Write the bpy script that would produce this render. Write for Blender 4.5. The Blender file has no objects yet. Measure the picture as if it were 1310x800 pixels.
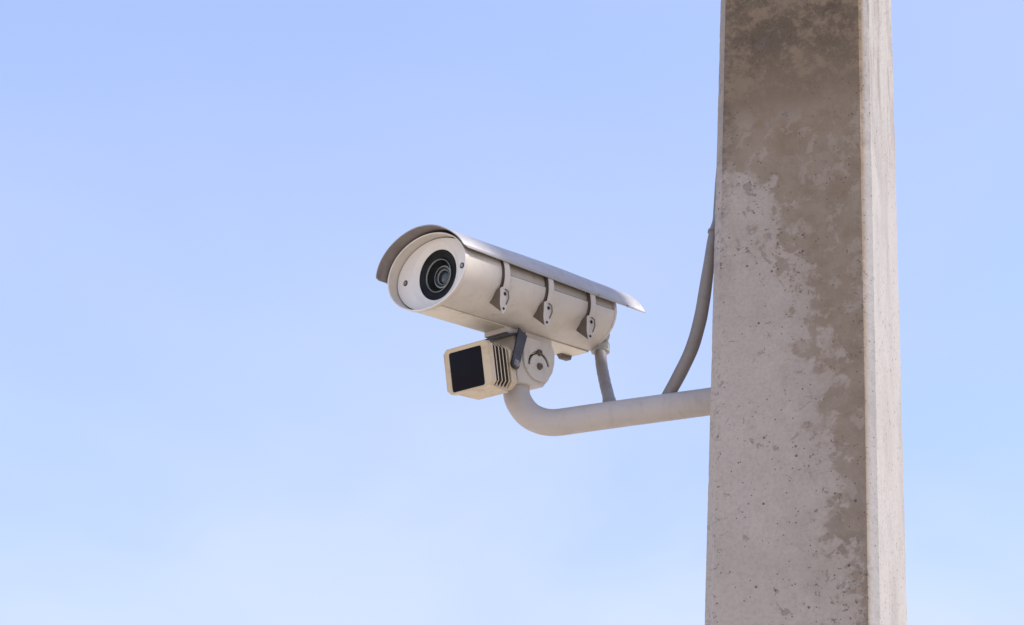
import bpy, bmesh, math, random
from mathutils import Vector, Matrix, noise
from math import radians as rad, sin, cos, pi
S = bpy.context.scene
C = S.collection
random.seed(4)

# ------------------------------------------------------------------ camera
cam_d = bpy.data.cameras.new('camera'); cam = bpy.data.objects.new('camera', cam_d); C.objects.link(cam)
cam_d.sensor_width = 36; cam_d.lens = 36 * 3000 / 1310; cam_d.clip_start = .05; cam_d.clip_end = 5000
cam.matrix_world = Matrix(((0.9979716, -0.0636614, 0, 0), (-0.0289017, -0.4530696, -0.8910065, 0),
                           (0.0567228, 0.8891992, -0.4539905, 1.6), (0, 0, 0, 1))) @ Matrix.Identity(4)
# columns of the matrix: right, up, backwards
_r = Vector((0.9979716, 0.0, 0.0))
def cam_basis(pitch, roll):
    R0 = Vector((1, 0, 0)); U0 = Vector((0, -sin(pitch), cos(pitch))); B = Vector((0, -cos(pitch), -sin(pitch)))
    r = R0 * cos(roll) + U0 * sin(roll); u = R0 * -sin(roll) + U0 * cos(roll)
    m = Matrix((r, u, B)).transposed().to_4x4(); m.translation = (0, 0, 1.6); return m
cam.matrix_world = cam_basis(rad(27), rad(3.65))
S.camera = cam

# ------------------------------------------------------------------ light
SUN_AZ = rad(-10)      # measured from +X towards +Y
SUN_EL = rad(50)
sun_dir = Vector((cos(SUN_AZ) * cos(SUN_EL), sin(SUN_AZ) * cos(SUN_EL), sin(SUN_EL)))
W = bpy.data.worlds.new('World'); S.world = W; W.use_nodes = True
nt = W.node_tree; nt.nodes.clear()
sky = nt.nodes.new('ShaderNodeTexSky'); sky.sky_type = 'NISHITA'; sky.sun_disc = False
sky.sun_elevation = SUN_EL; sky.sun_rotation = math.atan2(sun_dir.x, sun_dir.y)
sky.air_density = 1.0; sky.dust_density = 1.2; sky.ozone_density = 2.6
bg = nt.nodes.new('ShaderNodeBackground'); bg.inputs[1].default_value = .145
wo = nt.nodes.new('ShaderNodeOutputWorld')
tc = nt.nodes.new('ShaderNodeTexCoord')
mp = nt.nodes.new('ShaderNodeMapping'); mp.inputs['Scale'].default_value = (1, 1, 2.2); mp.inputs['Rotation'].default_value = (0, 0, .6)
nz = nt.nodes.new('ShaderNodeTexNoise'); nz.inputs['Scale'].default_value = 1.9; nz.inputs['Detail'].default_value = 3.5; nz.inputs['Roughness'].default_value = .5
nz.inputs['Distortion'].default_value = .6
rmp = nt.nodes.new('ShaderNodeMapRange'); rmp.inputs[1].default_value = .40; rmp.inputs[2].default_value = .75
rmp.inputs[3].default_value = .35; rmp.inputs[4].default_value = .80
mx = nt.nodes.new('ShaderNodeMix'); mx.data_type = 'RGBA'
mx.inputs[7].default_value = (1.60, 1.97, 3.0, 1)
L = nt.links.new
L(tc.outputs['Generated'], mp.inputs[0]); L(mp.outputs[0], nz.inputs['Vector']); L(nz.outputs[0], rmp.inputs[0])
L(rmp.outputs[0], mx.inputs[0]); L(sky.outputs[0], mx.inputs[6]); hz = nt.nodes.new('ShaderNodeSeparateXYZ'); L(tc.outputs['Generated'], hz.inputs[0])
el = nt.nodes.new('ShaderNodeMapRange'); L(hz.outputs[2], el.inputs[0]); el.interpolation_type = 'SMOOTHSTEP'
for i_, v_ in ((1, .60), (2, .02), (3, 0), (4, 1)): el.inputs[i_].default_value = v_
n2 = nt.nodes.new('ShaderNodeTexNoise'); n2.inputs['Scale'].default_value = 3.2; n2.inputs['Detail'].default_value = 4; n2.inputs['Distortion'].default_value = .4
mp2 = nt.nodes.new('ShaderNodeMapping'); mp2.inputs['Location'].default_value = (.35, .2, .9); mp2.inputs['Scale'].default_value = (1, 1, 1.5); L(tc.outputs['Generated'], mp2.inputs[0]); L(mp2.outputs[0], n2.inputs['Vector'])
nr = nt.nodes.new('ShaderNodeMapRange'); L(n2.outputs[0], nr.inputs[0])
for i_, v_ in ((1, .40), (2, .62), (3, .05), (4, 1.35)): nr.inputs[i_].default_value = v_
ml = nt.nodes.new('ShaderNodeMath'); ml.operation = 'MULTIPLY'; ml.use_clamp = True; L(el.outputs[0], ml.inputs[0]); L(nr.outputs[0], ml.inputs[1])
mx2 = nt.nodes.new('ShaderNodeMix'); mx2.data_type = 'RGBA'; mx2.inputs[7].default_value = (2.22, 2.62, 3.1, 1)
L(ml.outputs[0], mx2.inputs[0]); L(mx.outputs[2], mx2.inputs[6])
tint = nt.nodes.new('ShaderNodeMix'); tint.data_type = 'RGBA'; tint.blend_type = 'MULTIPLY'; tint.inputs[0].default_value = 1; tint.inputs[7].default_value = (1.04, .975, .99, 1)
L(mx2.outputs[2], tint.inputs[6]); L(tint.outputs[2], bg.inputs[0]); L(bg.outputs[0], wo.inputs[0])
sl = bpy.data.lights.new('sun', 'SUN'); sl.energy = 2.0; sl.angle = rad(5); sl.color = (1, .95, .88)
so = bpy.data.objects.new('sun', sl); C.objects.link(so); so.rotation_euler = sun_dir.to_track_quat('Z', 'Y').to_euler(); so.location = (6, 0, 9)
S.view_settings.view_transform = 'Standard'; S.view_settings.look = 'None'; S.view_settings.gamma = 1
S.view_settings.exposure = 1.2

# ------------------------------------------------------------------ materials
class N:
    def __init__(s, name):
        s.m = bpy.data.materials.new(name); s.m.use_nodes = True; s.t = s.m.node_tree
        s.b = s.t.nodes['Principled BSDF']; s.tc = s.t.nodes.new('ShaderNodeTexCoord')
    def n(s, kind, **kw):
        x = s.t.nodes.new('ShaderNode' + kind)
        for k, v in kw.items(): setattr(x, k, v)
        return x
    def l(s, a, b): s.t.links.new(a, b)
    def noise(s, scale, detail=4, rough=.55, dist=0, vec=None, sc3=None):
        x = s.n('TexNoise'); x.inputs['Scale'].default_value = scale; x.inputs['Detail'].default_value = detail
        x.inputs['Roughness'].default_value = rough; x.inputs['Distortion'].default_value = dist
        v = vec or s.tc.outputs['Object']
        if sc3:
            m = s.n('Mapping'); m.inputs['Scale'].default_value = sc3; s.l(v, m.inputs[0]); v = m.outputs[0]
        s.l(v, x.inputs['Vector']); return x.outputs[0]
    def math(s, op, a, b=0, clamp=False):
        x = s.n('Math', operation=op, use_clamp=clamp)
        for i, v in enumerate((a, b)):
            if hasattr(v, 'node'): s.l(v, x.inputs[i])
            else: x.inputs[i].default_value = v
        return x.outputs[0]
    def rng(s, v, a, b, c=0, d=1, smooth=False):
        x = s.n('MapRange'); s.l(v, x.inputs[0])
        if smooth: x.interpolation_type = 'SMOOTHSTEP'
        for i, k in enumerate((a, b, c, d)): x.inputs[i + 1].default_value = k
        return x.outputs[0]
    def mix(s, f, a, b, blend='MIX'):
        x = s.n('Mix', data_type='RGBA', blend_type=blend)
        for i, v in ((0, f), (6, a), (7, b)):
            if hasattr(v, 'node'): s.l(v, x.inputs[i])
            elif i == 0: x.inputs[0].default_value = v
            else: x.inputs[i].default_value = (*v, 1)
        return x.outputs[2]
    def col(s, v):
        if hasattr(v, 'node'): s.l(v, s.b.inputs['Base Color'])
        else: s.b.inputs['Base Color'].default_value = (*v, 1)
    def bump(s, h, strength=.3, dist=.001):
        x = s.n('Bump'); x.inputs['Strength'].default_value = strength; x.inputs['Distance'].default_value = dist
        s.l(h, x.inputs['Height']); s.l(x.outputs[0], s.b.inputs['Normal'])
    def pr(s, **k):
        for a, v in k.items():
            q = s.b.inputs[a.replace('_', ' ')]
            if hasattr(v, 'node'): s.l(v, q)
            else: q.default_value = v

def paint(name, base, dirt=(.2, .16, .12), amt=.35, rough=.45, dirt_scale=28, metallic=0.):
    m = N(name)
    big = m.rng(m.noise(7, 3), .3, .7); c = m.mix(m.math('MULTIPLY', big, .18), base, tuple(x * .72 for x in base))
    d = m.math('MULTIPLY', m.rng(m.noise(dirt_scale, 8, .68, .4), .52, .78), amt)
    c = m.mix(d, c, dirt)
    st = m.math('MULTIPLY', m.rng(m.noise(30, 4, .6, 0, None, (1, 1, .12)), .55, .75), amt * .5)
    c = m.mix(st, c, dirt)
    run = m.math('MULTIPLY', m.rng(m.noise(75, 5, .6, 0, None, (1, 1, .09)), .56, .72), m.rng(m.noise(9, 3), .45, .6))
    c = m.mix(m.math('MULTIPLY', run, amt * 1.1), c, dirt)
    ch = m.math('MULTIPLY', m.rng(m.noise(150, 6, .75), .66, .69), m.rng(m.noise(14, 3), .52, .6))
    c = m.mix(m.math('MULTIPLY', ch, .6), c, tuple(x * .45 for x in base))
    sp = m.rng(m.noise(420, 2, .5), .74, .78); c = m.mix(m.math('MULTIPLY', sp, .5), c, tuple(x * .5 for x in dirt))
    m.col(c); m.pr(Metallic=metallic, Roughness=m.rng(m.noise(60, 4), .3, .7, rough - .08, rough + .14))
    m.bump(m.noise(260, 3), .12, .0006)
    return m.m

M_BODY = paint('aged_beige_paint', (.60, .545, .48), amt=.26)
M_LID = paint('lid_paint_with_shade', (.47, .415, .355), amt=.3)  # lid colour darkened to include the shadow lying on it
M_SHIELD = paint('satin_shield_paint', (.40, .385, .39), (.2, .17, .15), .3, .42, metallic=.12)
M_SHIN = paint('dark_shield_underside', (.25, .215, .20), (.10, .08, .065), .5, .6)  # inner face of the sunshield, darker brown-grey than the outside
M_PLATE = paint('pale_faceplate_and_rim_highlight', (.80, .76, .725), (.35, .3, .25), .14, .42)  # faceplate colour, also the painted highlight on the rim lip
M_ARM = paint('weathered_tube_paint', (.47, .425, .40), amt=.26, rough=.5)
M_LAMP = paint('sun_yellowed_paint', (.60, .49, .345), (.34, .2, .09), .55, .42)
M_UNDER = paint('cream_underside_paint', (.72, .65, .54), (.35, .25, .15), .22, .45)
M_LATCH = paint('dark_metal_and_web_shade', (.125, .098, .08), (.05, .038, .03), .4, .45)  # dark metal, also the painted shade on the catch webs
M_COND = paint('grey_conduit_plastic', (.235, .208, .195), (.10, .08, .065), .4, .5)
M_BLACK = paint('black_painted_steel', (.035, .034, .045), (.12, .11, .1), .2, .38)
M_SHADE = paint('fin_and_strap_shade', (.075, .058, .048), (.2, .14, .09), .3, .5)  # dark brown painting the shade between fins and behind straps
M_STEEL = paint('dull_steel', (.42, .40, .37), (.15, .12, .09), .35, .35, metallic=.8)
M_NUT = paint('grey_nylon_gland', (.36, .35, .33), (.14, .12, .1), .4, .4)
m = N('dark_hole'); m.col((.012, .010, .009)); m.pr(Roughness=.7); M_HOLE = m.m
m = N('matt_black_lens_ring'); m.col(m.mix(m.rng(m.noise(40, 3), .4, .7), (.008, .008, .009), (.02, .02, .019))); m.pr(Roughness=.45, Specular_IOR_Level=.18); M_RING = m.m
m = N('satin_grey_lens_metal'); m.col((.34, .34, .33)); m.pr(Roughness=.35, Metallic=.4); M_LRING = m.m
m = N('lens_front_glass'); m.col((.03, .032, .038)); m.pr(Roughness=.06, Coat_Weight=1., Coat_Roughness=.02); M_LENS = m.m
m = N('dark_grey_lens_cone'); m.col((.055, .055, .055)); m.pr(Roughness=.4, Metallic=.3); M_CONE = m.m
m = N('black_infrared_window'); m.col((.006, .005, .010)); m.pr(Roughness=m.rng(m.noise(20, 3), .3, .7, .3, .42), Specular_IOR_Level=.12); M_IR = m.m
m = N('clear_window_glass'); m.t.nodes.remove(m.b)
g = m.n('BsdfGlossy'); g.inputs['Roughness'].default_value = .02; t = m.n('BsdfTransparent'); t.inputs[0].default_value = (.93, .95, .95, 1)
fr = m.n('LayerWeight'); fr.inputs[0].default_value = .06; ms = m.n('MixShader')
m.l(m.math('MULTIPLY', fr.outputs[0], .25), ms.inputs[0]); m.l(t.outputs[0], ms.inputs[1]); m.l(g.outputs[0], ms.inputs[2]); m.l(ms.outputs[0], m.t.nodes['Material Output'].inputs[0]); M_GLASS = m.m

# concrete: stains, lime bloom, pits and blow holes
m = N('stained_concrete')
sx = m.n('SeparateXYZ'); m.l(m.tc.outputs['Object'], sx.inputs[0]); X, Y, Z = sx.outputs
u = m.rng(X, -.1365, .1365, 0, 1)
base = m.mix(m.rng(m.noise(9, 4), .3, .7), (.40, .335, .285), (.465, .39, .335))
base = m.mix(m.math('MULTIPLY', m.rng(m.noise(3.5, 6, .6, 0, None, (1, 1, .35)), .4, .7), .35), base, (.53, .46, .40))
ub = m.n('ValToRGB'); zn = m.rng(Z, 2.7, 4.2); m.l(zn, ub.inputs[0])
cr = ub.color_ramp
def zst(z): return (z - 2.7) / 1.5
stops = [(2.7, .86), (2.84, .80), (2.97, .78), (3.1, .80), (3.2, .70), (3.33, .66), (3.42, .58), (3.50, .46), (3.60, .38), (3.68, .20), (3.74, .0)]
cr.elements[0].position = 0; cr.elements[0].color = (stops[0][1],) * 3 + (1,)
cr.elements[1].position = zst(stops[-1][0]); cr.elements[1].color = (0, 0, 0, 1)
for z, v in stops[1:-1]:
    e = cr.elements.new(zst(z)); e.color = (v, v, v, 1)
field = m.math('SUBTRACT', u, ub.outputs[0])
field = m.math('ADD', field, m.math('MULTIPLY', m.rng(Z, 3.66, 3.85), 1.2))
nw = m.noise(13, 7, .62, .7, None, (1, 1, .7)); nw2 = m.noise(38, 6, .62, .35)
fld = m.math('ADD', field, m.math('MULTIPLY', m.math('SUBTRACT', nw, .5), 1.2))
fld = m.math('ADD', fld, m.math('MULTIPLY', m.math('SUBTRACT', nw2, .5), .95))
isl = m.rng(m.noise(31, 7, .7, .2, None, (1, 1, .75)), .535, .57, 1, .45)
crisp = m.math('MULTIPLY', m.rng(fld, -.03, .05), isl)
wide = m.math('ADD', m.math('SUBTRACT', u, ub.outputs[0]), m.math('MULTIPLY', m.math('SUBTRACT', m.noise(7, 5, .6, .3, None, (1, 1, .5)), .5), 1.3))
softs = m.rng(wide, -.30, .30, 0, 1, True)
stain = m.math('MULTIPLY', m.math('ADD', m.math('MULTIPLY', crisp, .70), m.math('MULTIPLY', softs, .30)), m.rng(m.noise(24, 6, .7, .4), .36, .62, .74, 1.))
stain = m.math('MAXIMUM', stain, m.math('MULTIPLY', m.rng(Z, 3.66, 3.8), .95))
front = m.rng(Y, -.118, -.126)                     # the weathered face only
rightface = m.rng(X, .122, .130)
notright = m.math('SUBTRACT', 1, rightface)
brown = m.mix(m.rng(m.noise(16, 7, .65, .4), .35, .68), (.20, .142, .090), (.265, .198, .135))
brown = m.mix(m.math('MULTIPLY', m.rng(Z, 3.55, 3.95), .6), brown, (.215, .135, .066))
mott = m.noise(34, 14, .86, .1)
soot = m.math('MULTIPLY', m.rng(m.math('ADD', m.math('MULTIPLY', mott, .6), m.math('MULTIPLY', m.noise(9, 5, .6), .4)), .485, .535), m.rng(Z, 3.76, 3.92))
sideband = m.math('MULTIPLY', m.math('MULTIPLY', m.rng(u, .17, .06), m.rng(Z, 3.3, 3.65)), m.rng(mott, .47, .56))
soot = m.math('MAXIMUM', soot, m.math('MULTIPLY', sideband, .8))
soot = m.math('MULTIPLY', soot, .85)
brown = m.mix(soot, brown, (.062, .038, .016))
soft = m.rng(fld, -.42, .02); base2 = m.mix(m.math('MULTIPLY', soft, .38), base, (.31, .24, .18))
brown = m.mix(m.math('MULTIPLY', m.rng(mott, .54, .62), .4), brown, (.34, .255, .17))
low = m.math('MULTIPLY', m.rng(Z, 3.15, 2.95), m.rng(m.noise(20, 6, .65, .3), .48, .55))
brown = m.mix(m.math('MULTIPLY', low, .6), brown, (.135, .098, .068))
cfr = m.mix(m.math('MULTIPLY', stain, m.math('MULTIPLY', notright, .92)), base2, brown)
# thin scurf flecks near the stain border and down the left arris
flk = m.noise(95, 5, .7, 1.0)
edge_l = m.rng(u, .20, .05); edge_r = m.rng(u, .80, .95)
amb = m.rng(m.math('ABSOLUTE', m.math('ADD', fld, .05)), .45, 0.)
dens = m.math('MAXIMUM', m.math('MAXIMUM', edge_l, m.math('MULTIPLY', edge_r, .8)), m.math('MULTIPLY', amb, .75))
topr = m.math('MULTIPLY', m.rng(u, .90, .97), m.rng(Z, 3.55, 3.75))
dens = m.math('MAXIMUM', dens, m.math('MULTIPLY', topr, 1.5))
dens = m.math('MULTIPLY', dens, m.rng(m.noise(6, 4, .6), .35, .6, .25, 1.))
fm = m.math('GREATER_THAN', m.math('ADD', flk, m.math('MULTIPLY', dens, .17)), .715)
cfr = m.mix(m.math('MULTIPLY', sideband, .6), cfr, (.13, .10, .075))
cfr = m.mix(m.math('MULTIPLY', m.math('MULTIPLY', fm, notright), .75), cfr, (.12, .095, .075))
scuf = m.math('MULTIPLY', m.rng(m.noise(26, 6, .68, .6), .635, .65), m.rng(m.noise(5, 3), .42, .5))
cfr = m.mix(m.math('MULTIPLY', scuf, .5), cfr, (.17, .14, .12))
# pits
vor = m.n('TexVoronoi'); vor.inputs['Scale'].default_value = 95; vor.inputs['Randomness'].default_value = 1; m.l(m.tc.outputs['Object'], vor.inputs['Vector'])
sc = m.n('SeparateColor'); m.l(vor.outputs['Color'], sc.inputs[0])
pitr = m.math('MULTIPLY', m.math('GREATER_THAN', m.math('ADD', sc.outputs[0], m.math('MULTIPLY', dens, .12)), .93), m.math('MULTIPLY', sc.outputs[1], .24))
pit = m.math('LESS_THAN', vor.outputs['Distance'], pitr)
vor2 = m.n('TexVoronoi'); vor2.inputs['Scale'].default_value = 210; m.l(m.tc.outputs['Object'], vor2.inputs['Vector'])
sc2 = m.n('SeparateColor'); m.l(vor2.outputs['Color'], sc2.inputs[0])
pit2 = m.math('LESS_THAN', vor2.outputs['Distance'], m.math('MULTIPLY', m.math('GREATER_THAN', sc2.outputs[0], .94), .26))
pits = m.math('MULTIPLY', m.math('MAXIMUM', pit, pit2), m.math('GREATER_THAN', m.math('ADD', m.noise(7.5, 4, .7), m.math('MULTIPLY', dens, .18)), .47))
pale = m.mix(m.rng(m.noise(11, 6, .6, .3, None, (1, 1, .4)), .45, .62), (.40, .375, .355), (.33, .305, .285))
grime = m.math('MULTIPLY', m.rng(m.noise(24, 8, .75, .3, None, (1, 1, .22)), .48, .60), m.rng(Z, 3.66, 3.85))
pale = m.mix(m.math('MULTIPLY', grime, .75), pale, (.23, .19, .16))
allc = m.mix(rightface, cfr, pale)
allc = m.mix(m.math('MULTIPLY', m.rng(X, -.1205, -.1225), .55), allc, (.52, .45, .40))
lime = m.math('MULTIPLY', m.math('MULTIPLY', m.rng(m.noise(18, 6, .65, 0, None, (1, 1, .15)), .42, .58), .45), m.math('SUBTRACT', 1, m.math('MULTIPLY', front, 1)))
allc = m.mix(lime, allc, (.40, .36, .33))
allc = m.mix(m.math('MULTIPLY', pits, .75), allc, (.07, .055, .045))
fine = m.noise(420, 4, .6)
allc = m.mix(m.math('MULTIPLY', m.rng(m.noise(170, 8, .8), .46, .62), .26), allc, (.2, .17, .15))
m.col(allc); m.pr(Roughness=.9, Specular_IOR_Level=.25)
h = m.math('ADD', m.math('MULTIPLY', fine, .35), m.math('MULTIPLY', m.noise(60, 5), .5))
h = m.math('SUBTRACT', h, m.math('MULTIPLY', pits, 2.6)); h = m.math('SUBTRACT', h, m.math('MULTIPLY', fm, .25))
m.bump(h, .7, .0018); M_CONC = m.m

m = N('dry_sandy_ground')
m.col(m.mix(m.rng(m.noise(.5, 6), .3, .7), (.47, .40, .31), (.56, .49, .40))); m.pr(Roughness=.95); m.bump(m.noise(14, 6), .5, .03); M_GROUND = m.m

# ------------------------------------------------------------------ helpers
def tag(o, label=None, cat=None, group=None, kind=None):
    for k, v in (('label', label), ('category', cat), ('group', group), ('kind', kind)):
        if v: o[k] = v
    return o
def thing(name, label, cat, mw=None):
    o = bpy.data.objects.new(name, None); C.objects.link(o); o.empty_display_size = .05
    if mw is not None: o.matrix_world = mw
    return tag(o, label, cat)
def mesh(name, verts, faces, mat, parent=None, smooth=35, mats=None, fm_=None):
    me = bpy.data.meshes.new(name); me.from_pydata([tuple(v) for v in verts], [], faces)
    for q in (mats or [mat]): me.materials.append(q)
    if fm_:
        for p, i in zip(me.polygons, fm_): p.material_index = i
    bm = bmesh.new(); bm.from_mesh(me); bmesh.ops.recalc_face_normals(bm, faces=bm.faces); bm.to_mesh(me); bm.free()
    if smooth:
        for p in me.polygons: p.use_smooth = True
        me.set_sharp_from_angle(angle=rad(smooth))
    o = bpy.data.objects.new(name, me); C.objects.link(o)
    if parent: o.parent = parent
    return o
def bevel(o, w, seg=2, ang=35):
    bm = bmesh.new(); bm.from_mesh(o.data)
    es = [e for e in bm.edges if len(e.link_faces) == 2 and e.calc_face_angle(0) > rad(ang)]
    bmesh.ops.bevel(bm, geom=es, offset=w, segments=seg, profile=.6, affect='EDGES', clamp_overlap=True)
    bm.to_mesh(o.data); bm.free()
    for p in o.data.polygons: p.use_smooth = True
    o.data.set_sharp_from_angle(angle=rad(40)); return o
def join_parts(lst):
    vs, fs = [], []
    for v, f in lst:
        n = len(vs); vs += list(v); fs += [tuple(i + n for i in q) for q in f]
    return vs, fs
def loft(rings, cap=True, closed=True):
    n = len(rings[0]); vs = [v for r in rings for v in r]; fs = []
    for i in range(len(rings) - 1):
        for j in range(n if closed else n - 1):
            k = (j + 1) % n; fs.append((i * n + j, i * n + k, (i + 1) * n + k, (i + 1) * n + j))
    if cap: fs += [tuple(range(n)), tuple(reversed(range((len(rings) - 1) * n, len(rings) * n)))]
    return vs, fs
def prism(poly, a0, a1, axis):
    """polygon of 2-D points extruded along an axis (0,1,2)"""
    def P(p, a):
        q = list(p); q.insert(axis, a); return Vector(q)
    return loft([[P(p, a0) for p in poly], [P(p, a1) for p in poly]])
def box(x0, x1, y0, y1, z0, z1):
    return prism([(x0, y0), (x1, y0), (x1, y1), (x0, y1)], z0, z1, 2)
def lathe(prof, axis=0, o=(0, 0, 0), seg=64, cap=False):
    """prof: (a, r) pairs along an axis"""
    rings = []
    for a, r in prof:
        ring = []
        for i in range(seg):
            t = 2 * pi * i / seg; p = [r * cos(t), r * sin(t)]; p.insert(axis, a); ring.append(Vector(p) + Vector(o))
        rings.append(ring)
    return loft(rings, cap=cap)
def smooth_path(pts, sub=8):
    P = [Vector(p) for p in pts]; P = [P[0] * 2 - P[1]] + P + [P[-1] * 2 - P[-2]]; out = []
    for i in range(1, len(P) - 2):
        for k in range(sub):
            t = k / sub; a, b, c, d = P[i - 1:i + 3]
            out.append(.5 * ((2 * b) + (c - a) * t + (2 * a - 5 * b + 4 * c - d) * t * t + (3 * b - a - 3 * c + d) * t ** 3))
    out.append(P[-2]); return out
def relax(pts, n):
    for _ in range(n): pts = [pts[0]] + [(pts[i - 1] + pts[i] * 2 + pts[i + 1]) / 4 for i in range(1, len(pts) - 1)] + [pts[-1]]
    return pts
def tube(pts, r, seg=32, cap=True):
    rings = []; up = Vector((.31, .2, .93)); prev = None
    for i, p in enumerate(pts):
        t = (pts[min(i + 1, len(pts) - 1)] - pts[max(i - 1, 0)]).normalized()
        if prev is None: a = t.cross(up).normalized()
        else: a = (prev - t * prev.dot(t)).normalized()
        prev = a; b = t.cross(a); rr = r(i / (len(pts) - 1)) if callable(r) else r
        rings.append([p + a * rr * cos(2 * pi * k / seg) + b * rr * sin(2 * pi * k / seg) for k in range(seg)])
    return loft(rings, cap)
def boolean(o, cutter):
    md = o.modifiers.new('cut', 'BOOLEAN'); md.object = cutter; md.solver = 'EXACT'; md.operation = 'DIFFERENCE'
    dg = bpy.context.evaluated_depsgraph_get(); me = bpy.data.meshes.new_from_object(o.evaluated_get(dg))
    o.modifiers.clear(); old = o.data; me.name = old.name; o.data = me
    cm = cutter.data; bpy.data.objects.remove(cutter); bpy.data.meshes.remove(cm)

# ------------------------------------------------------------------ ground
g = mesh('ground', [(-600, -600, 0), (600, -600, 0), (600, 1500, 0), (-600, 1500, 0)], [(0, 1, 2, 3)], M_GROUND, smooth=0)
tag(g, kind='structure')

# ------------------------------------------------------------------ concrete pole
PO = Vector((.5055, 3.5615, 0)); PA = math.atan2(-.346, .938)
def pole_mesh():
    H, c = .1365, .0152
    def prof(h, c):
        P = [(-h + c, -h), (h - c, -h), (h, -h + c), (h, h - c), (h - c, h), (-h + c, h), (-h, h - c), (-h, -h + c)]
        out = []
        for i in range(8):
            a = Vector(P[i]); b = Vector(P[(i + 1) % 8]); long_ = i % 2 == 0; n = (46 if i in (0, 2) else 14) if long_ else 5
            for k in range(n):
                t = k / n
                if long_: t = .5 - .5 * cos(pi * t) if i not in (0, 2) else t
                out.append(a.lerp(b, t))
        return out
    zs = []; z = -.3
    while z < 9.2:
        zs.append(z); z += .005 if 2.65 < z < 4.15 else .12
    rings = []
    for z in zs:
        h = H * (1 - .03 * (z - 3.3)); ring = []
        for p in prof(h, c):
            q = Vector((p.x, p.y, z)); ex = min(abs(abs(p.x) - h), abs(abs(p.y) - h)); inner = max(abs(p.x), abs(p.y))
            d2 = (h - abs(p.x)) + (h - abs(p.y)); w = max(0, 1 - d2 / .04)     # 1 on the arris
            nrm = Vector((p.x, p.y, 0)).normalized()
            dn = noise.noise(q * 5) * .0004 + noise.noise(q * 45) * .0002
            chip = max(0, noise.noise(Vector((p.x * 20, p.y * 20, z * 38 + 7))) - .40) * .006 * w
            top = max(0, min(1, (z - 3.6) / .3))
            chip += max(0, noise.noise(Vector((p.x * 60, p.y * 60, z * 30))) - .05) * .003 * w * top
            q += nrm * (dn + noise.noise(q * 110) * .0005 * w - chip); ring.append(q)
        rings.append(ring)
    return loft(rings)
mw = Matrix.Translation(PO) @ Matrix.Rotation(PA, 4, 'Z')
pole = mesh('concrete_pole', *pole_mesh(), M_CONC, smooth=28)
pole.matrix_world = mw
tag(pole, 'tall square concrete pole with chamfered edges, brown stains at its top and pale bare patches', 'pole')

# ------------------------------------------------------------------ security camera (local frame: x forward, y right as seen, z up)
HM = Matrix(((-0.69529, 0.71621, -0.06979, -0.15126), (-0.70156, -0.69474, -0.15987, 3.53657),
             (-0.16305, -0.06198, 0.98551, 3.46984), (0, 0, 0, 1)))
cctv = thing('security_camera', 'beige oval security camera housing with sunshield, aimed down to the left above the bracket', 'security camera', HM)
RW, RH, ZB = .0945, .0676, -.0634
def oval(W_, H_, zb=ZB, n=128, a0=0, a1=2 * pi, z_hi=None):
    out = []
    for i in range(n):
        t = a0 + (a1 - a0) * i / n
        y, z = W_ * sin(t), H_ * cos(t)
        out.append((y, max(z, zb)))
    return out
def ring_at(x, W_, H_, zb=ZB, n=128): return [Vector((x, y, z)) for y, z in oval(W_, H_, zb, n)]
LEN = .3930
secs = [(-.062, RW - .0021, RH - .0021), (-.0080, RW - .0021, RH - .0021), (-.0070, RW - .0012, RH - .0010), (-.0075, RW - .0014, RH - .0012), (-.1020, RW - .0018, RH - .0015), (-.1020, RW - .0021, RH - .0021), (-.062, RW - .0022, RH - .0022)]
# front shell: full section
vs, fs = loft([ring_at(*s_, zb=(ZB if s_[1] > RW - .003 else ZB + .002)) for s_ in secs], cap=False)
fs.append(tuple(range(128)))
mesh('front_shell', vs, fs, M_BODY, cctv, 50, mats=[M_BODY, M_HOLE], fm_=[1] * 128 + [0] * (len(fs) - 129) + [1])
# rear lower trough and hinged lid, joint recessed between them
def arc_profile(W_, H_, z0, lower):
    """outline of the part of the oval under (or over) the joint height z0"""
    t0 = math.acos(max(-1, min(1, z0 / H_)))
    if lower: ts = [t0 + (2 * pi - 2 * t0) * i / 96 for i in range(97)]
    else: ts = [-t0 + 2 * t0 * i / 72 for i in range(73)]
    return [(W_ * sin(t), max(H_ * cos(t), ZB)) for t in ts]
def shell(x0, x1, W_, H_, z0, lower, rnd=.004):
    r = []
    for x, k in ((x0, 1), (x1 + rnd * 1.6, .997), (x1 + rnd * .5, .985), (x1, .95)):
        r.append([Vector((x, y * k, z if z == ZB and lower else z * k)) for y, z in arc_profile(W_, H_, z0, lower)])
    return loft(r)
mesh('housing_trough', *shell(-.1022, -LEN, RW - .0020, RH - .0017, -.0022, True), M_BODY, cctv, 40)
mesh('housing_lid', *shell(-.1028, -LEN + .004, RW - .0048, RH - .0036, -.0002, False), M_LID, cctv, 40)
jb = mesh('joint_gasket', *loft([[Vector((x, y, z)) for y, z in ((-RW + .008, -.004), (RW - .008, -.004), (RW - .008, .002), (-RW + .008, .002))] for x in (-.104, -LEN + .008)]), M_HOLE, cctv, 0)
# rear end flange that carries the lid edge
r = [ring_at(-LEN + .0055, RW - .0016, RH - .0014), ring_at(-LEN + .001, RW - .0016, RH - .0014), ring_at(-LEN - .002, RW - .004, RH - .0036)]
vs, fs = loft(r, cap=True); mesh('rear_plate', vs, fs, M_BODY, cctv, 40)
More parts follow.
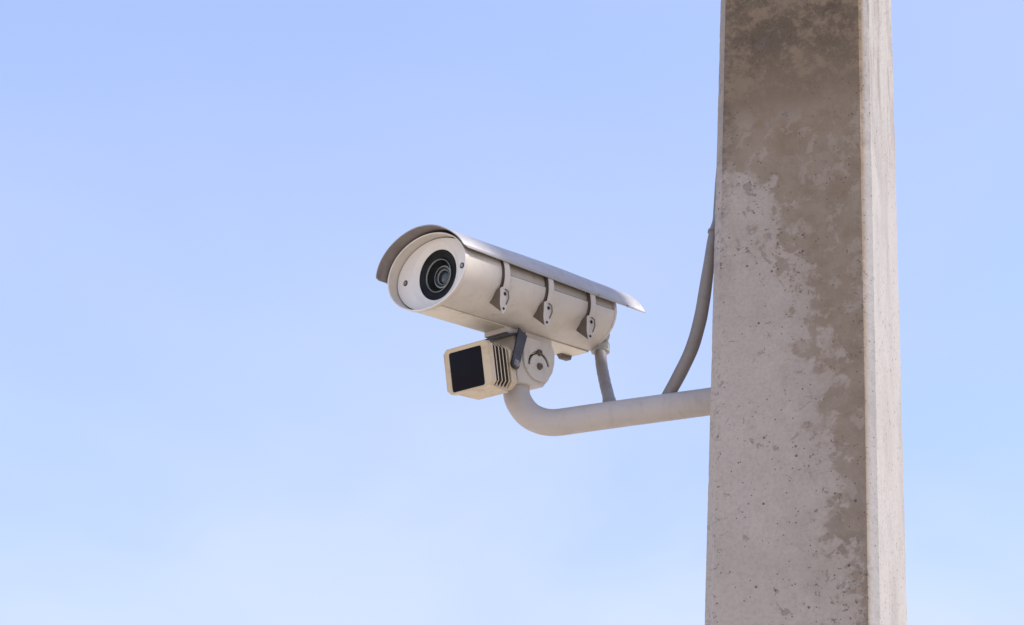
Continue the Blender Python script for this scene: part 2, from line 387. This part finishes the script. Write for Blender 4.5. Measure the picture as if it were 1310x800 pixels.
# front rim: thin lip, rounded edge with its highlight painted pale, inner wall
rim = [(-.0105, .0008), (-.0100, 0), (-.0012, 0), (-.0003, .0004), (0, .0010), (-.0003, .0020), (-.0012, .0026), (-.0235, .0032), (-.0235, .0024), (-.0105, .0022)]
rr = [[Vector((x, y * (1 - d / RW), z * (1 - d / RH))) for y, z in oval(RW, RH, -1)] for x, d in rim]
vs, fs = loft(rr + [rr[0]], cap=False); mesh('front_rim', vs, fs, M_BODY, cctv, 60, mats=[M_BODY, M_PLATE], fm_=[0] * 256 + [1] * 512 + [0] * (len(fs) - 768))

# recessed oval faceplate with a round window, two socket screws
WY, WR, FX = .0022, .0448, -.0205
nseg = 128
def circ(x, r_, y0=WY): return [Vector((x, y0 + r_ * sin(2 * pi * i / nseg), r_ * cos(2 * pi * i / nseg))) for i in range(nseg)]
pl = [[Vector((FX - .004, y * .944, z * .929)) for y, z in oval(RW, RH, -1)], [Vector((FX, y * .942, z * .927)) for y, z in oval(RW, RH, -1)]]
rings = pl + [circ(FX, .0560), circ(FX - .0006, .0552), circ(FX - .0062, WR + .0012), circ(FX - .0064, WR), circ(FX - .012, WR)]
vs, fs = loft(rings, cap=False); fp = mesh('faceplate', vs, fs, M_PLATE, cctv, 25)
for sgn in (-1, 1):
    y0 = sgn * .0680 - .0018
    s0 = mesh('face_screw', *lathe([(FX + .0003, .0052), (FX + .0005, .0046), (FX + .0005, .0034), (FX + .0003, .0030)], 0, (0, y0, 0), 24), M_HOLE, cctv)
    mesh('screw_head', *lathe([(FX + .0005, .0033), (FX + .0014, .0031), (FX + .0014, .0015), (FX + .0008, .0014), (FX + .0008, .0001)], 0, (0, y0, 0), 20), M_STEEL, s0)
# window: black bezel, clear pane, lens behind it
bez = mesh('window_bezel', *lathe([(FX - .0066, WR - .0001), (FX - .0070, WR - .0010), (FX - .0090, WR - .004), (FX - .0094, WR - .0085), (FX - .010, .0315), (FX - .0095, .0305)], 0, (0, WY, 0), 96), M_RING, cctv, 30)
mesh('window_pane', *lathe([(FX - .0068, WR - .0006), (FX - .0068, .02), (FX - .0068, .0002)], 0, (0, WY, 0), 96), M_GLASS, cctv, 0)
lens = mesh('lens_barrel', *lathe([(FX - .0094, .0306), (FX - .0084, .0298), (FX - .0084, .0286), (FX - .0094, .0278), (FX - .0110, .0272),
       (FX - .0180, .0215), (FX - .0240, .0205)], 0, (0, WY, -.001), 96), M_RING, cctv, 25)
mesh('outer_ring', *lathe([(FX - .0085, .0299), (FX - .0074, .0296), (FX - .0070, .0289), (FX - .0076, .0282), (FX - .0092, .0279)], 0, (0, WY, -.001), 96), M_LRING, lens, 60)
mesh('inner_ring', *lathe([(FX - .0215, .0206), (FX - .0180, .0200), (FX - .0178, .0178), (FX - .0205, .0170), (FX - .0215, .0150), (FX - .0205, .0138), (FX - .0208, .0126), (FX - .024, .0118)], 0, (0, WY, -.001), 96), M_LRING, lens, 25, mats=[M_LRING, M_CONE], fm_=[k_ for k_ in (1, 0, 1, 1, 1, 0, 1) for _ in range(96)])
mesh('front_element', *lathe([(FX - .0235, .0120), (FX - .0220, .0104), (FX - .0210, .0070), (FX - .0206, .0035), (FX - .0205, .0001)], 0, (0, WY, -.001), 64), M_LENS, lens, 60)

# sunshield: curved sheet with swept front corners
def shield():
    n, kx = 84, 60; a0, a1 = rad(-93), rad(76.5); outer, inner = [], []
    for i in range(n + 1):
        t = a0 + (a1 - a0) * i / n; s_ = sin(t)
        e = min(i / n, 1 - i / n) * (a1 - a0) * .092          # distance from the side edge
        xf = .0235 - .002 * abs(s_) ** 3 - max(0, .008 - e) ** 2 / .008 * .9
        if i > n / 2: xf -= .016 * max(0, s_ - .55) / .45
        xr = -.447 - .020 * abs(s_) ** 2
        ro, ri = [], []
        for k in range(kx + 1):
            x = xf + (xr - xf) * k / kx
            wob = noise.noise(Vector((x * 7, t * 1.4, 3))) * .0009
            W_, H_ = .1008 + wob, .0680 + .0072 * max(0, min(1, (.02 - x) / .3)) + wob; sh_ = .026 * (x + .21)
            hem = 0
            zz = cos(t); yy = s_
            if t < 0: zz = math.copysign(abs(zz) ** 1.12, zz); yy = -abs(s_) ** 1.06
            ro.append(Vector((x, W_ * yy, H_ * zz + sh_))); ri.append(Vector((x, (W_ - .0017) * yy, (H_ - .0017) * zz + sh_)))
        outer.append(ro); inner.append(ri)
    vs = [v for r_ in outer for v in r_] + [v for r_ in inner for v in r_]; m_ = kx + 1; T = (n + 1) * m_; fs = []
    for i in range(n):
        for k in range(kx):
            a = i * m_ + k; q = (a, a + 1, a + m_ + 1, a + m_); fs.append(q); fs.append(tuple(T + j for j in reversed(q)))
    for k in range(kx):
        fs.append((k, T + k, T + k + 1, k + 1)); a = n * m_ + k; fs.append((a, a + 1, T + a + 1, T + a))
    for i in range(n):
        a = i * m_; fs.append((a, a + m_, T + a + m_, T + a)); a += kx; fs.append((a, T + a, T + a + m_, a + m_))
    return vs, fs
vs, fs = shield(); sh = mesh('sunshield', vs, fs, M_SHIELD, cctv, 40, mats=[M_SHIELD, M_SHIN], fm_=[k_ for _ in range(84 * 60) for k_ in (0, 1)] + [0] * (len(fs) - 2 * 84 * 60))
# folded hem along the near lower edge
hem = []
for x in (.004, -.002, -.12, -.24, -.36, -.464, -.4665):
    k = 1 if -.46 < x < 0 else .4
    hem.append([Vector((x, .0980, .0182 + .026 * (x + .21))), Vector((x, .0985 + .0014 * k, .0178 + .026 * (x + .21))), Vector((x, .0988 + .0010 * k, .0178 - .0035 * k + .026 * (x + .21))), Vector((x, .0972, .0178 - .0035 * k + .026 * (x + .21)))])
mesh('hem', *loft(hem), M_SHIELD, sh, 20)
for x in (-.335, -.415):
    b_ = mesh('shield_bolt', *lathe([(.0992, .0030), (.1012, .0026), (.1016, .0001)], 1, (x, 0, .0165 + .026 * (x + .21)), 12), M_STEEL, sh)
for x in (-.07, -.33):      # posts that carry the shield above the lid
    mesh('shield_spacer', *lathe([(.058, .007), (.0690, .007)], 2, (x, 0, 0), 16, True), M_STEEL, cctv)

# three draw latches on the near side: strap, catch, holes
def surf(z, off=0):
    W_, H_ = RW - .002 + off, RH - .0017 + off; z2 = max(-.999, min(.999, z / H_)); return W_ * math.sqrt(1 - z2 * z2)
def latch(x0):
    rings = []
    n = 14
    for i in range(n + 1):
        z = .036 - (.036 + .0300) * i / n
        y = surf(z, .0050) + (.003 * max(0, (i - 8) / 6))
        hw = .0062 if i < n else .0058
        rings.append([Vector((x0 - hw, y, z)), Vector((x0 + hw, y, z)), Vector((x0 + hw, y + .0016, z)), Vector((x0 - hw, y + .0016, z))])
    st = mesh('latch', *loft(rings), M_BODY, cctv, 30)
    shade_strip = []
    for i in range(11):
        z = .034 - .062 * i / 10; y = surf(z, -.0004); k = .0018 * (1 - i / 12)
        shade_strip.append([Vector((x0 - .0050, y, z)), Vector((x0 + .0068 + k, y, z)), Vector((x0 + .0062 + k * .5, y + .0042, z)), Vector((x0 - .0050, y + .0042, z))])
    mesh('strap_shade', *loft(shade_strip), M_SHADE, st, 30)  # dark strip added under the strap to stand for its shadow
    # channel-shaped catch standing off the wall
    def P(dx, y, z): return Vector((x0 + dx, y, z))
    outer = [(-.0065, -.0285), (-.0090, -.0345), (-.0092, -.0420), (.0010, -.0700), (.0060, -.0745), (.0110, -.0700), (.0130, -.0560), (.0120, -.0300), (.0080, -.0270), (-.0020, -.0262)]
    outer = [(x, z) for x, z in outer]
    yo = .0905
    pts_o = [P(x - .001, yo + .002 - (z + .0265) * -.02, z) for x, z in outer]; pts_i = [P(x - .001, yo, z) for x, z in outer]
    parts = [loft([pts_i, pts_o])]
    def web(xt, xb):
        a = [P(xt, yo + .0005, -.029), P(xb, yo + .0005, -.0715), P(xb - .0025, surf(-.0480) - .001, -.0490), P(xt - .0010, surf(-.035) - .001, -.0350)]
        b = [v + Vector((-.0015, 0, 0)) for v in a]; return loft([a, b])
    parts.append(web(.0125, .0105)); parts.append(web(-.0060, .0015))
    vs, fs = join_parts(parts); ct = mesh('catch', vs, fs, M_BODY, st, 30, mats=[M_BODY, M_LATCH], fm_=[0] * len(parts[0][1]) + [1] * (len(fs) - len(parts[0][1])))  # webs coloured dark to paint in their shading
    # small socket holes
    for dx, z, r_ in ((.0010, -.0385, .0032), (.0050, -.0655, .0024)):
        mesh('catch_hole', *lathe([(yo + .0021, r_), (yo + .0030, r_ * .9), (yo + .0030, .0001)], 1, (x0 + dx, 0, z), 14), M_HOLE, ct)
    mesh('hook', *tube([P(.001, yo + .0030, -.030), P(-.004, yo + .0052, -.034), P(-.0055, yo + .0048, -.045), P(-.001, yo + .0030, -.057)], .0011, 8), M_LATCH, ct)
    return st
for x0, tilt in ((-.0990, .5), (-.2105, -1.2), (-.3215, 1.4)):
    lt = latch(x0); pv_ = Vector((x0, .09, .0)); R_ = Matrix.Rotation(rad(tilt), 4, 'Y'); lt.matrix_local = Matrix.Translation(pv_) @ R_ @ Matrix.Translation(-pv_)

# underside plate, rear bottom lug, mounting shoe
bp = mesh('underside_plate', *prism([(-.012, -.0246), (-.012, .0252), (-.3905, .0252), (-.3905, -.0246)], ZB - .0022, ZB - .0004, 2), M_UNDER, cctv, 0); bevel(bp, .0007, 1)
lg = mesh('bottom_lug', *prism([(-.358, ZB - .002), (-.388, ZB - .002), (-.385, ZB - .010), (-.364, ZB - .010)], -.0245, -.012, 1), M_LATCH, cctv, 0); bevel(lg, .001, 1)
shoe = mesh('mounting_shoe', *join_parts([prism([(-.290, ZB - .0024), (-.170, ZB - .0024), (-.170, -.0755), (-.290, -.0755)], -.0252, .0262, 1)]), M_BODY, cctv, 0); bevel(shoe, .0015, 2)
for x in (-.182, -.275):
    mesh('shoe_screw', *lathe([(-.0756, .0035), (-.0775, .0033), (-.0775, .0001)], 2, (x, .015, 0), 12), M_STEEL, shoe)
# gland block at the back
mesh('gland_boss', *lathe([(-LEN + .001, .0175), (-.408, .0175), (-.4125, .0150), (-.4125, .0001)], 0, (0, .043, -.034), 28), M_NUT, cctv)

# ------------------------------------------------------------------ bracket: tilt head, arm tube, flange
P0 = Vector((0.0174, 3.7213, 3.37))
brk = thing('wall_bracket', 'bent beige tube bracket with slotted tilt head, running from the pole to the camera', 'bracket', Matrix.Translation(P0))
LW = Matrix.Translation(-P0)
def from_h(vs):  # housing-frame points into the bracket's frame
    A = LW @ HM; return [A @ Vector(v) for v in vs]
def bpart(name, vf, mat, parent=None, smooth=35, hous=True):
    vs, fs = vf; vs = from_h(vs) if hous else [LW @ Vector(v) for v in vs]
    return mesh(name, vs, fs, mat, parent or brk, smooth)
arm_pts = [(.0182, 3.7215, 3.396), (.0174, 3.7214, 3.380), (.0164, 3.7216, 3.3647), (.0158, 3.7218, 3.3465), (.0191, 3.7206, 3.328), (.0279, 3.7173, 3.3106), (.0383, 3.7135, 3.2968),
           (.051, 3.7088, 3.2865), (.0688, 3.7022, 3.2782), (.0884, 3.695, 3.2751), (.1175, 3.6843, 3.2766), (.1786, 3.6617, 3.2804), (.2697, 3.6282, 3.2854), (.3429, 3.6011, 3.2895), (.3800, 3.5874, 3.2916)]
ap = relax(smooth_path(arm_pts, 8), 6)
arm = bpart('arm_tube', tube(ap, .0235, 48), M_ARM, None, 50, False)
# wall flange against the pole's side
fl_dir = Vector((-.938, .346, 0)); e0 = Vector((.3745, 3.5895, 3.2913))
q = fl_dir.to_track_quat('Z', 'Y').to_matrix()
def to_flange(vf): return [e0 + q @ Vector(v) for v in vf[0]], vf[1]
bpart('pole_flange', to_flange(box(-.05, .05, -.045, .045, -.004, .006)), M_ARM, None, 0, False)
bpart('weld_ring', to_flange(lathe([(.006, .0265), (.009, .0262), (.0125, .0238)], 2, (0, 0, 0), 40)), M_ARM, None, 50, False)
bpart('tube_collar', ([ (P0 + Vector(v)) for v in lathe([(-.012, .0240), (-.011, .0275), (.004, .0285), (.006, .0260), (.012, .0240)], 2, (-.0012, .0002, 0), 40)[0]], lathe([(0, 1)] * 5, 2, (0, 0, 0), 40)[1]), M_ARM, None, 40, False)
# tilt block and the two cheeks
blk = bpart('tilt_block', prism([(-.188, -.0775), (-.2750, -.0775), (-.2790, -.112), (-.2795, -.140), (-.2620, -.1580), (-.2000, -.1600), (-.1960, -.150), (-.1930, -.112)], -.0296, .0292, 1), M_BODY, None, 20); bevel(blk, .0025, 2)
out = [(-.2150, -.0762), (-.2790, -.0762), (-.2850, -.0830), (-.2888, -.0920), (-.2880, -.1100), (-.2820, -.1290), (-.2715, -.1425), (-.2642, -.1495)]
cxx, czz = -.2474, -.1140
out += [(cxx + .0385 * cos(a), czz + .0365 * sin(a)) for a in [rad(-96 + 10 * k) for k in range(11)]]
out += [(-.2085, -.0990), (-.2092, -.0800)]
for sgn in (1, -1):
    y0, y1 = (.0298, .0340) if sgn > 0 else (-.0340, -.0298)
    ck = bpart('cheek_plate', prism(out, y0, y1, 1), M_BODY, None, 20)
    bc = Vector((-.2474, 0, -.1240)); sl_ = []
    R_in, R_out = .0222, .0278
    ang = [rad(-92 + 172 * k / 30) for k in range(31)]
    poly = [(bc.x - R_out * sin(a) * 1.0, bc.z + R_out * cos(a)) for a in ang] + [(bc.x - R_in * sin(a), bc.z + R_in * cos(a)) for a in reversed(ang)]
    cut = bpart('cutter', prism(poly, y0 - .004, y1 + .004, 1), M_HOLE, None, 0)
    cut.parent = None; ck.parent = None
    boolean(ck, cut); ck.parent = brk
    bevel(ck, .0007, 1, 50)
    dk = bpart('slot_shadow_sheet', prism([(x_ * .94 + cxx * .06, z_ * .90 + czz * .10) for x_, z_ in out[2:-2]], (.0293 if sgn > 0 else -.0297), (.0297 if sgn > 0 else -.0293), 1), M_HOLE, ck, 0)  # dark sheet behind the slots, stands for the shadow inside them
    dk.name = 'slot_shade'
    s2 = 1 if sgn > 0 else -1
    for bx_, bz_, r_ in ((bc.x, bc.z, .0052), (bc.x + .0005, bc.z + .0250, .0050)):
        pr_ = [(.0341 * s2, r_ * 1.25), (.0352 * s2, r_ * 1.25), (.0353 * s2, r_), (.0385 * s2, r_ * .95), (.0388 * s2, r_ * .5), (.0375 * s2, r_ * .45), (.0375 * s2, .0001)]
        bpart('tilt_bolt', lathe(pr_, 1, (bx_, 0, bz_), 20), M_LATCH, ck)

# ------------------------------------------------------------------ infrared lamp
IM = Matrix(((-0.59256, 0.78955, -0.17273, -0.07185), (-0.75586, -0.6176, -0.22645, 3.62791), (-0.28496, -0.00363, 0.95919, 3.33464), (0, 0, 0, 1)))
ill = thing('infrared_lamp', 'square black-fronted infrared lamp with cooling fins, hung under the camera from a black yoke', 'lamp', IM)
def octo(y0, y1, z0, z1, c, cl=None):
    cl = cl or c
    return [(y0 + cl, z0), (y1 - c, z0), (y1, z0 + c), (y1, z1 - c), (y1 - c, z1), (y0 + cl, z1), (y0, z1 - cl), (y0, z0 + cl)]
Y0, Y1, Z0, Z1 = -.0462, .0502, -.0375, .0425
HW = .0348
def sq(x, h, r_=.004, n=5):
    pts = []
    for cy, cz, a in ((h - r_, h - r_, 0), (-(h - r_), h - r_, 90), (-(h - r_), -(h - r_), 180), (h - r_, -(h - r_), 270)):
        for k in range(n): t = rad(a + 90 * k / (n - 1)); pts.append(Vector((x, cy + r_ * cos(t), cz + r_ * sin(t))))
    return pts
# front frame: octagonal plate with a square recess
no = 20
def frame_outer(x, ins=0):
    P = octo(Y0 + ins, Y1 - ins, Z0 + ins, Z1 - ins, .0075)
    order = [3, 4, 5, 6, 7, 0, 1, 2]; P = [P[i] for i in order]; res = []
    # corner pairs matched to the rounded inner corners (TR, TL, BL, BR)
    for a, b in ((0, 1), (3 - 1 + 0, 3)): pass
    for i in range(0, 8, 2):
        a, b = Vector(P[i]), Vector(P[i + 1])
        for k in range(5): p = a.lerp(b, k / 4); res.append(Vector((x, p.x, p.y)))
    return res
rings = [frame_outer(-.014), frame_outer(-.0012), frame_outer(0, .0014), sq(0, HW + .0016), sq(-.0010, HW), sq(-.004, HW), sq(-.004, HW - .002)]
vs, fs = loft(rings, cap=False); fs.append(tuple(range(20)))
fr_ = mesh('front_frame', vs, fs, M_LAMP, ill, 30)
mesh('dark_window', *loft([sq(-.0025, HW - .0002), sq(-.0012, HW - .0004), sq(-.0008, HW - .0014)], cap=True), M_IR, ill, 40)
core = mesh('lamp_core', *loft([[Vector((x, y, z)) for y, z in octo(Y0 + .007, Y1 - .0125, Z0 + .007, Z1 - .007, .004)] for x in (-.0139, -.0645)]), M_HOLE, ill, 20)
for k in range(4):
    xc = -.0215 - k * .0108; ins = .0012 + .0004 * k
    f_ = mesh('cooling_fin', *loft([[Vector((x, y, z)) for y, z in octo(Y0 + ins + .0035 * k, Y1 - ins, Z0 + ins, Z1 - ins, .0085)] for x in (xc, xc - .0026)]), M_LAMP, ill, 20, mats=[M_LAMP, M_SHADE], fm_=[0] * 8 + [1, 1])  # broad fin faces coloured dark for the shade in the gaps
    bevel(f_, .0005, 1)
rb = mesh('rear_housing', *loft([[Vector((x, y, z)) for y, z in octo(Y0 + a + .014, Y1 - .003 - a, Z0 + .001 + a, Z1 - .002 - a, .010)] for x, a in ((-.0640, 0), (-.0785, 0), (-.0845, .006))]), M_LAMP, ill, 20); bevel(rb, .0008, 1)
mesh('cable_entry', *lathe([(-.084, .009), (-.094, .009), (-.096, .006), (-.096, .0001)], 0, (0, .005, .012), 20), M_BLACK, ill)
# tan corner underside rail
mesh('bottom_rail', *loft([[Vector((-.0142, y, Z0 + .001)) for y in (Y0 + .010, Y1 - .010)] + [Vector((-.0142, y, Z0 + .007)) for y in (Y1 - .010, Y0 + .010)],
                          [Vector((-.064, y, Z0 - .0050)) for y in (Y0 + .019, Y1 - .014)] + [Vector((-.064, y, Z0 + .008)) for y in (Y1 - .014, Y0 + .019)]]), M_LAMP, ill, 0)
# yoke: two flat arms and a top bar
pv = Vector((-.0725, .0062)); tp = Vector((-.1055, .0665)); d_ = (tp - pv).normalized(); nn = Vector((-d_.y, d_.x))
for sgn in (1,):
    y0 = .0506 if sgn > 0 else -.0500
    hw = .0105; pr_ = []
    for k in range(13): a = rad(90 + 180 * k / 12); pr_.append(pv + nn * hw * sin(rad(90 - 180 * k / 12)) - d_ * hw * cos(rad(90 - 180 * k / 12)))
    kink = pv + d_ * .022
    pr_ += [kink - nn * (hw + .0005), tp - nn * (hw + .002), tp + nn * (hw + .0025), kink + nn * (hw + .0002)]
    ya, yb = (y0, y0 + .0036) if sgn > 0 else (y0 - .0036, y0)
    ya_ = mesh('yoke_arm', *prism([(p.x, p.y) for p in pr_], ya, yb, 1), M_BLACK, ill, 20); bevel(ya_, .0006, 1, 50)
    s2 = y0 + (.0037 if sgn > 0 else -.0037); dd = 1 if sgn > 0 else -1
    mesh('pivot_bolt', *lathe([(s2, .0066), (s2 + .0012 * dd, .0066), (s2 + .0013 * dd, .0050), (s2 + .0040 * dd, .0048), (s2 + .0043 * dd, .0026), (s2 + .0030 * dd, .0024), (s2 + .0030 * dd, .0001)], 1, (pv.x, 0, pv.y), 20), M_STEEL, ya_)
    if sgn > 0: mesh('pivot_spacer', *lathe([(.046, .008), (.0505, .008)], 1, (pv.x, 0, pv.y), 18, True), M_BLACK, ill)
tb = mesh('yoke_bar', *prism([(tp.x - .0125, tp.y - .0012), (tp.x + .0440, tp.y - .0100), (tp.x + .0440, tp.y - .0070), (tp.x - .0125, tp.y + .0020)], -.0260, .0505, 1), M_BLACK, ill, 0); bevel(tb, .0005, 1)

# ------------------------------------------------------------------ conduits
g0 = HM @ Vector((-.405, .043, -.05))
cdt = thing('short_conduit', 'short grey conduit with hex gland, dropping from behind the camera onto the bracket tube', 'conduit', Matrix.Translation(g0))
LG = Matrix.Translation(-g0)
A_pts = [(.1633, 3.8008, 3.480), (.1638, 3.7951, 3.463), (.1664, 3.7699, 3.4229), (.1715, 3.734, 3.3754), (.1757, 3.7038, 3.3403), (.1785, 3.6762, 3.3097), (.1826, 3.6640, 3.2880)]
pa = smooth_path(A_pts, 10)
vs, fs = tube(pa, lambda t: .0106 + .0002 * sin(t * 300), 28); mesh('conduit_sleeve', [LG @ v for v in vs], fs, M_COND, cdt, 60)
ax = (Vector(A_pts[1]) - Vector(A_pts[0])).normalized(); up_ = Vector(HM.col[2][:3])
ax = (-up_ * .75 + ax * .25).normalized(); qg = (-ax).to_track_quat('Z', 'Y').to_matrix()
def gl(vf): return [LG @ (Vector(A_pts[0]) + qg @ Vector(v)) for v in vf[0]], vf[1]
hexa = [(.0185 * cos(rad(60 * k + 12)), .0185 * sin(rad(60 * k + 12))) for k in range(6)]
nut = mesh('gland_nut', *gl(prism(hexa, -.0085, .0060, 2)), M_NUT, cdt, 20); bevel(nut, .0012, 2)
mesh('nut_collar', *gl(lathe([(-.0135, .0115), (-.0125, .0165), (-.0087, .0172)], 2, (0, 0, 0), 32)), M_NUT, nut, 50)
mesh('gland_neck', *gl(lathe([(.006, .0125), (.0095, .0125), (.0100, .0140), (.0130, .0140), (.0135, .0115), (.024, .0110)], 2, (0, 0, 0), 28, True)), M_NUT, cdt, 30)
mesh('base_ferrule', *[(lambda vf: [LG @ Vector(v) for v in vf[0]])(tube(pa[-14:-4], .0118, 24)), tube(pa[-14:-4], .0118, 24)[1]], M_COND, cdt, 50)

B_pts = [(.2645, 3.6297, 3.2825), (.2767, 3.6252, 3.3107), (.2912, 3.6156, 3.3398), (.310, 3.598, 3.3817), (.3199, 3.5837, 3.4188), (.3259, 3.5708, 3.4548), (.3319, 3.5494, 3.5162),
         (.3378, 3.5369, 3.5781), (.3450, 3.5500, 3.6100), (.3485, 3.5720, 3.6450), (.3520, 3.5860, 3.7100), (.3560, 3.590, 3.8000), (.361, 3.595, 4.2), (.373, 3.600, 5.2)]
b0 = Vector(B_pts[1])
cdb = thing('long_conduit', 'long curved grey conduit rising from the bracket tube to the left edge of the pole', 'conduit', Matrix.Translation(b0))
LB = Matrix.Translation(-b0)
pb = relax(smooth_path(B_pts, 10), 8)
cut_i = 74
vs, fs = tube(pb[:cut_i], lambda t: .0108 + .0007 * sin(pi * t) - .0035 * max(0, t - .72) / .28 + .00012 * sin(t * 420) , 32); mesh('conduit_sleeve', [LB @ v for v in vs], fs, M_COND, cdb, 60)
vs, fs = tube(pb[cut_i - 2:], .0078, 24); mesh('inner_cable', [LB @ v for v in vs], fs, M_COND, cdb, 60)
vs, fs = tube(pb[cut_i - 3:cut_i - 1], .0102, 28); mesh('end_ferrule', [LB @ v for v in vs], fs, M_COND, cdb, 40)
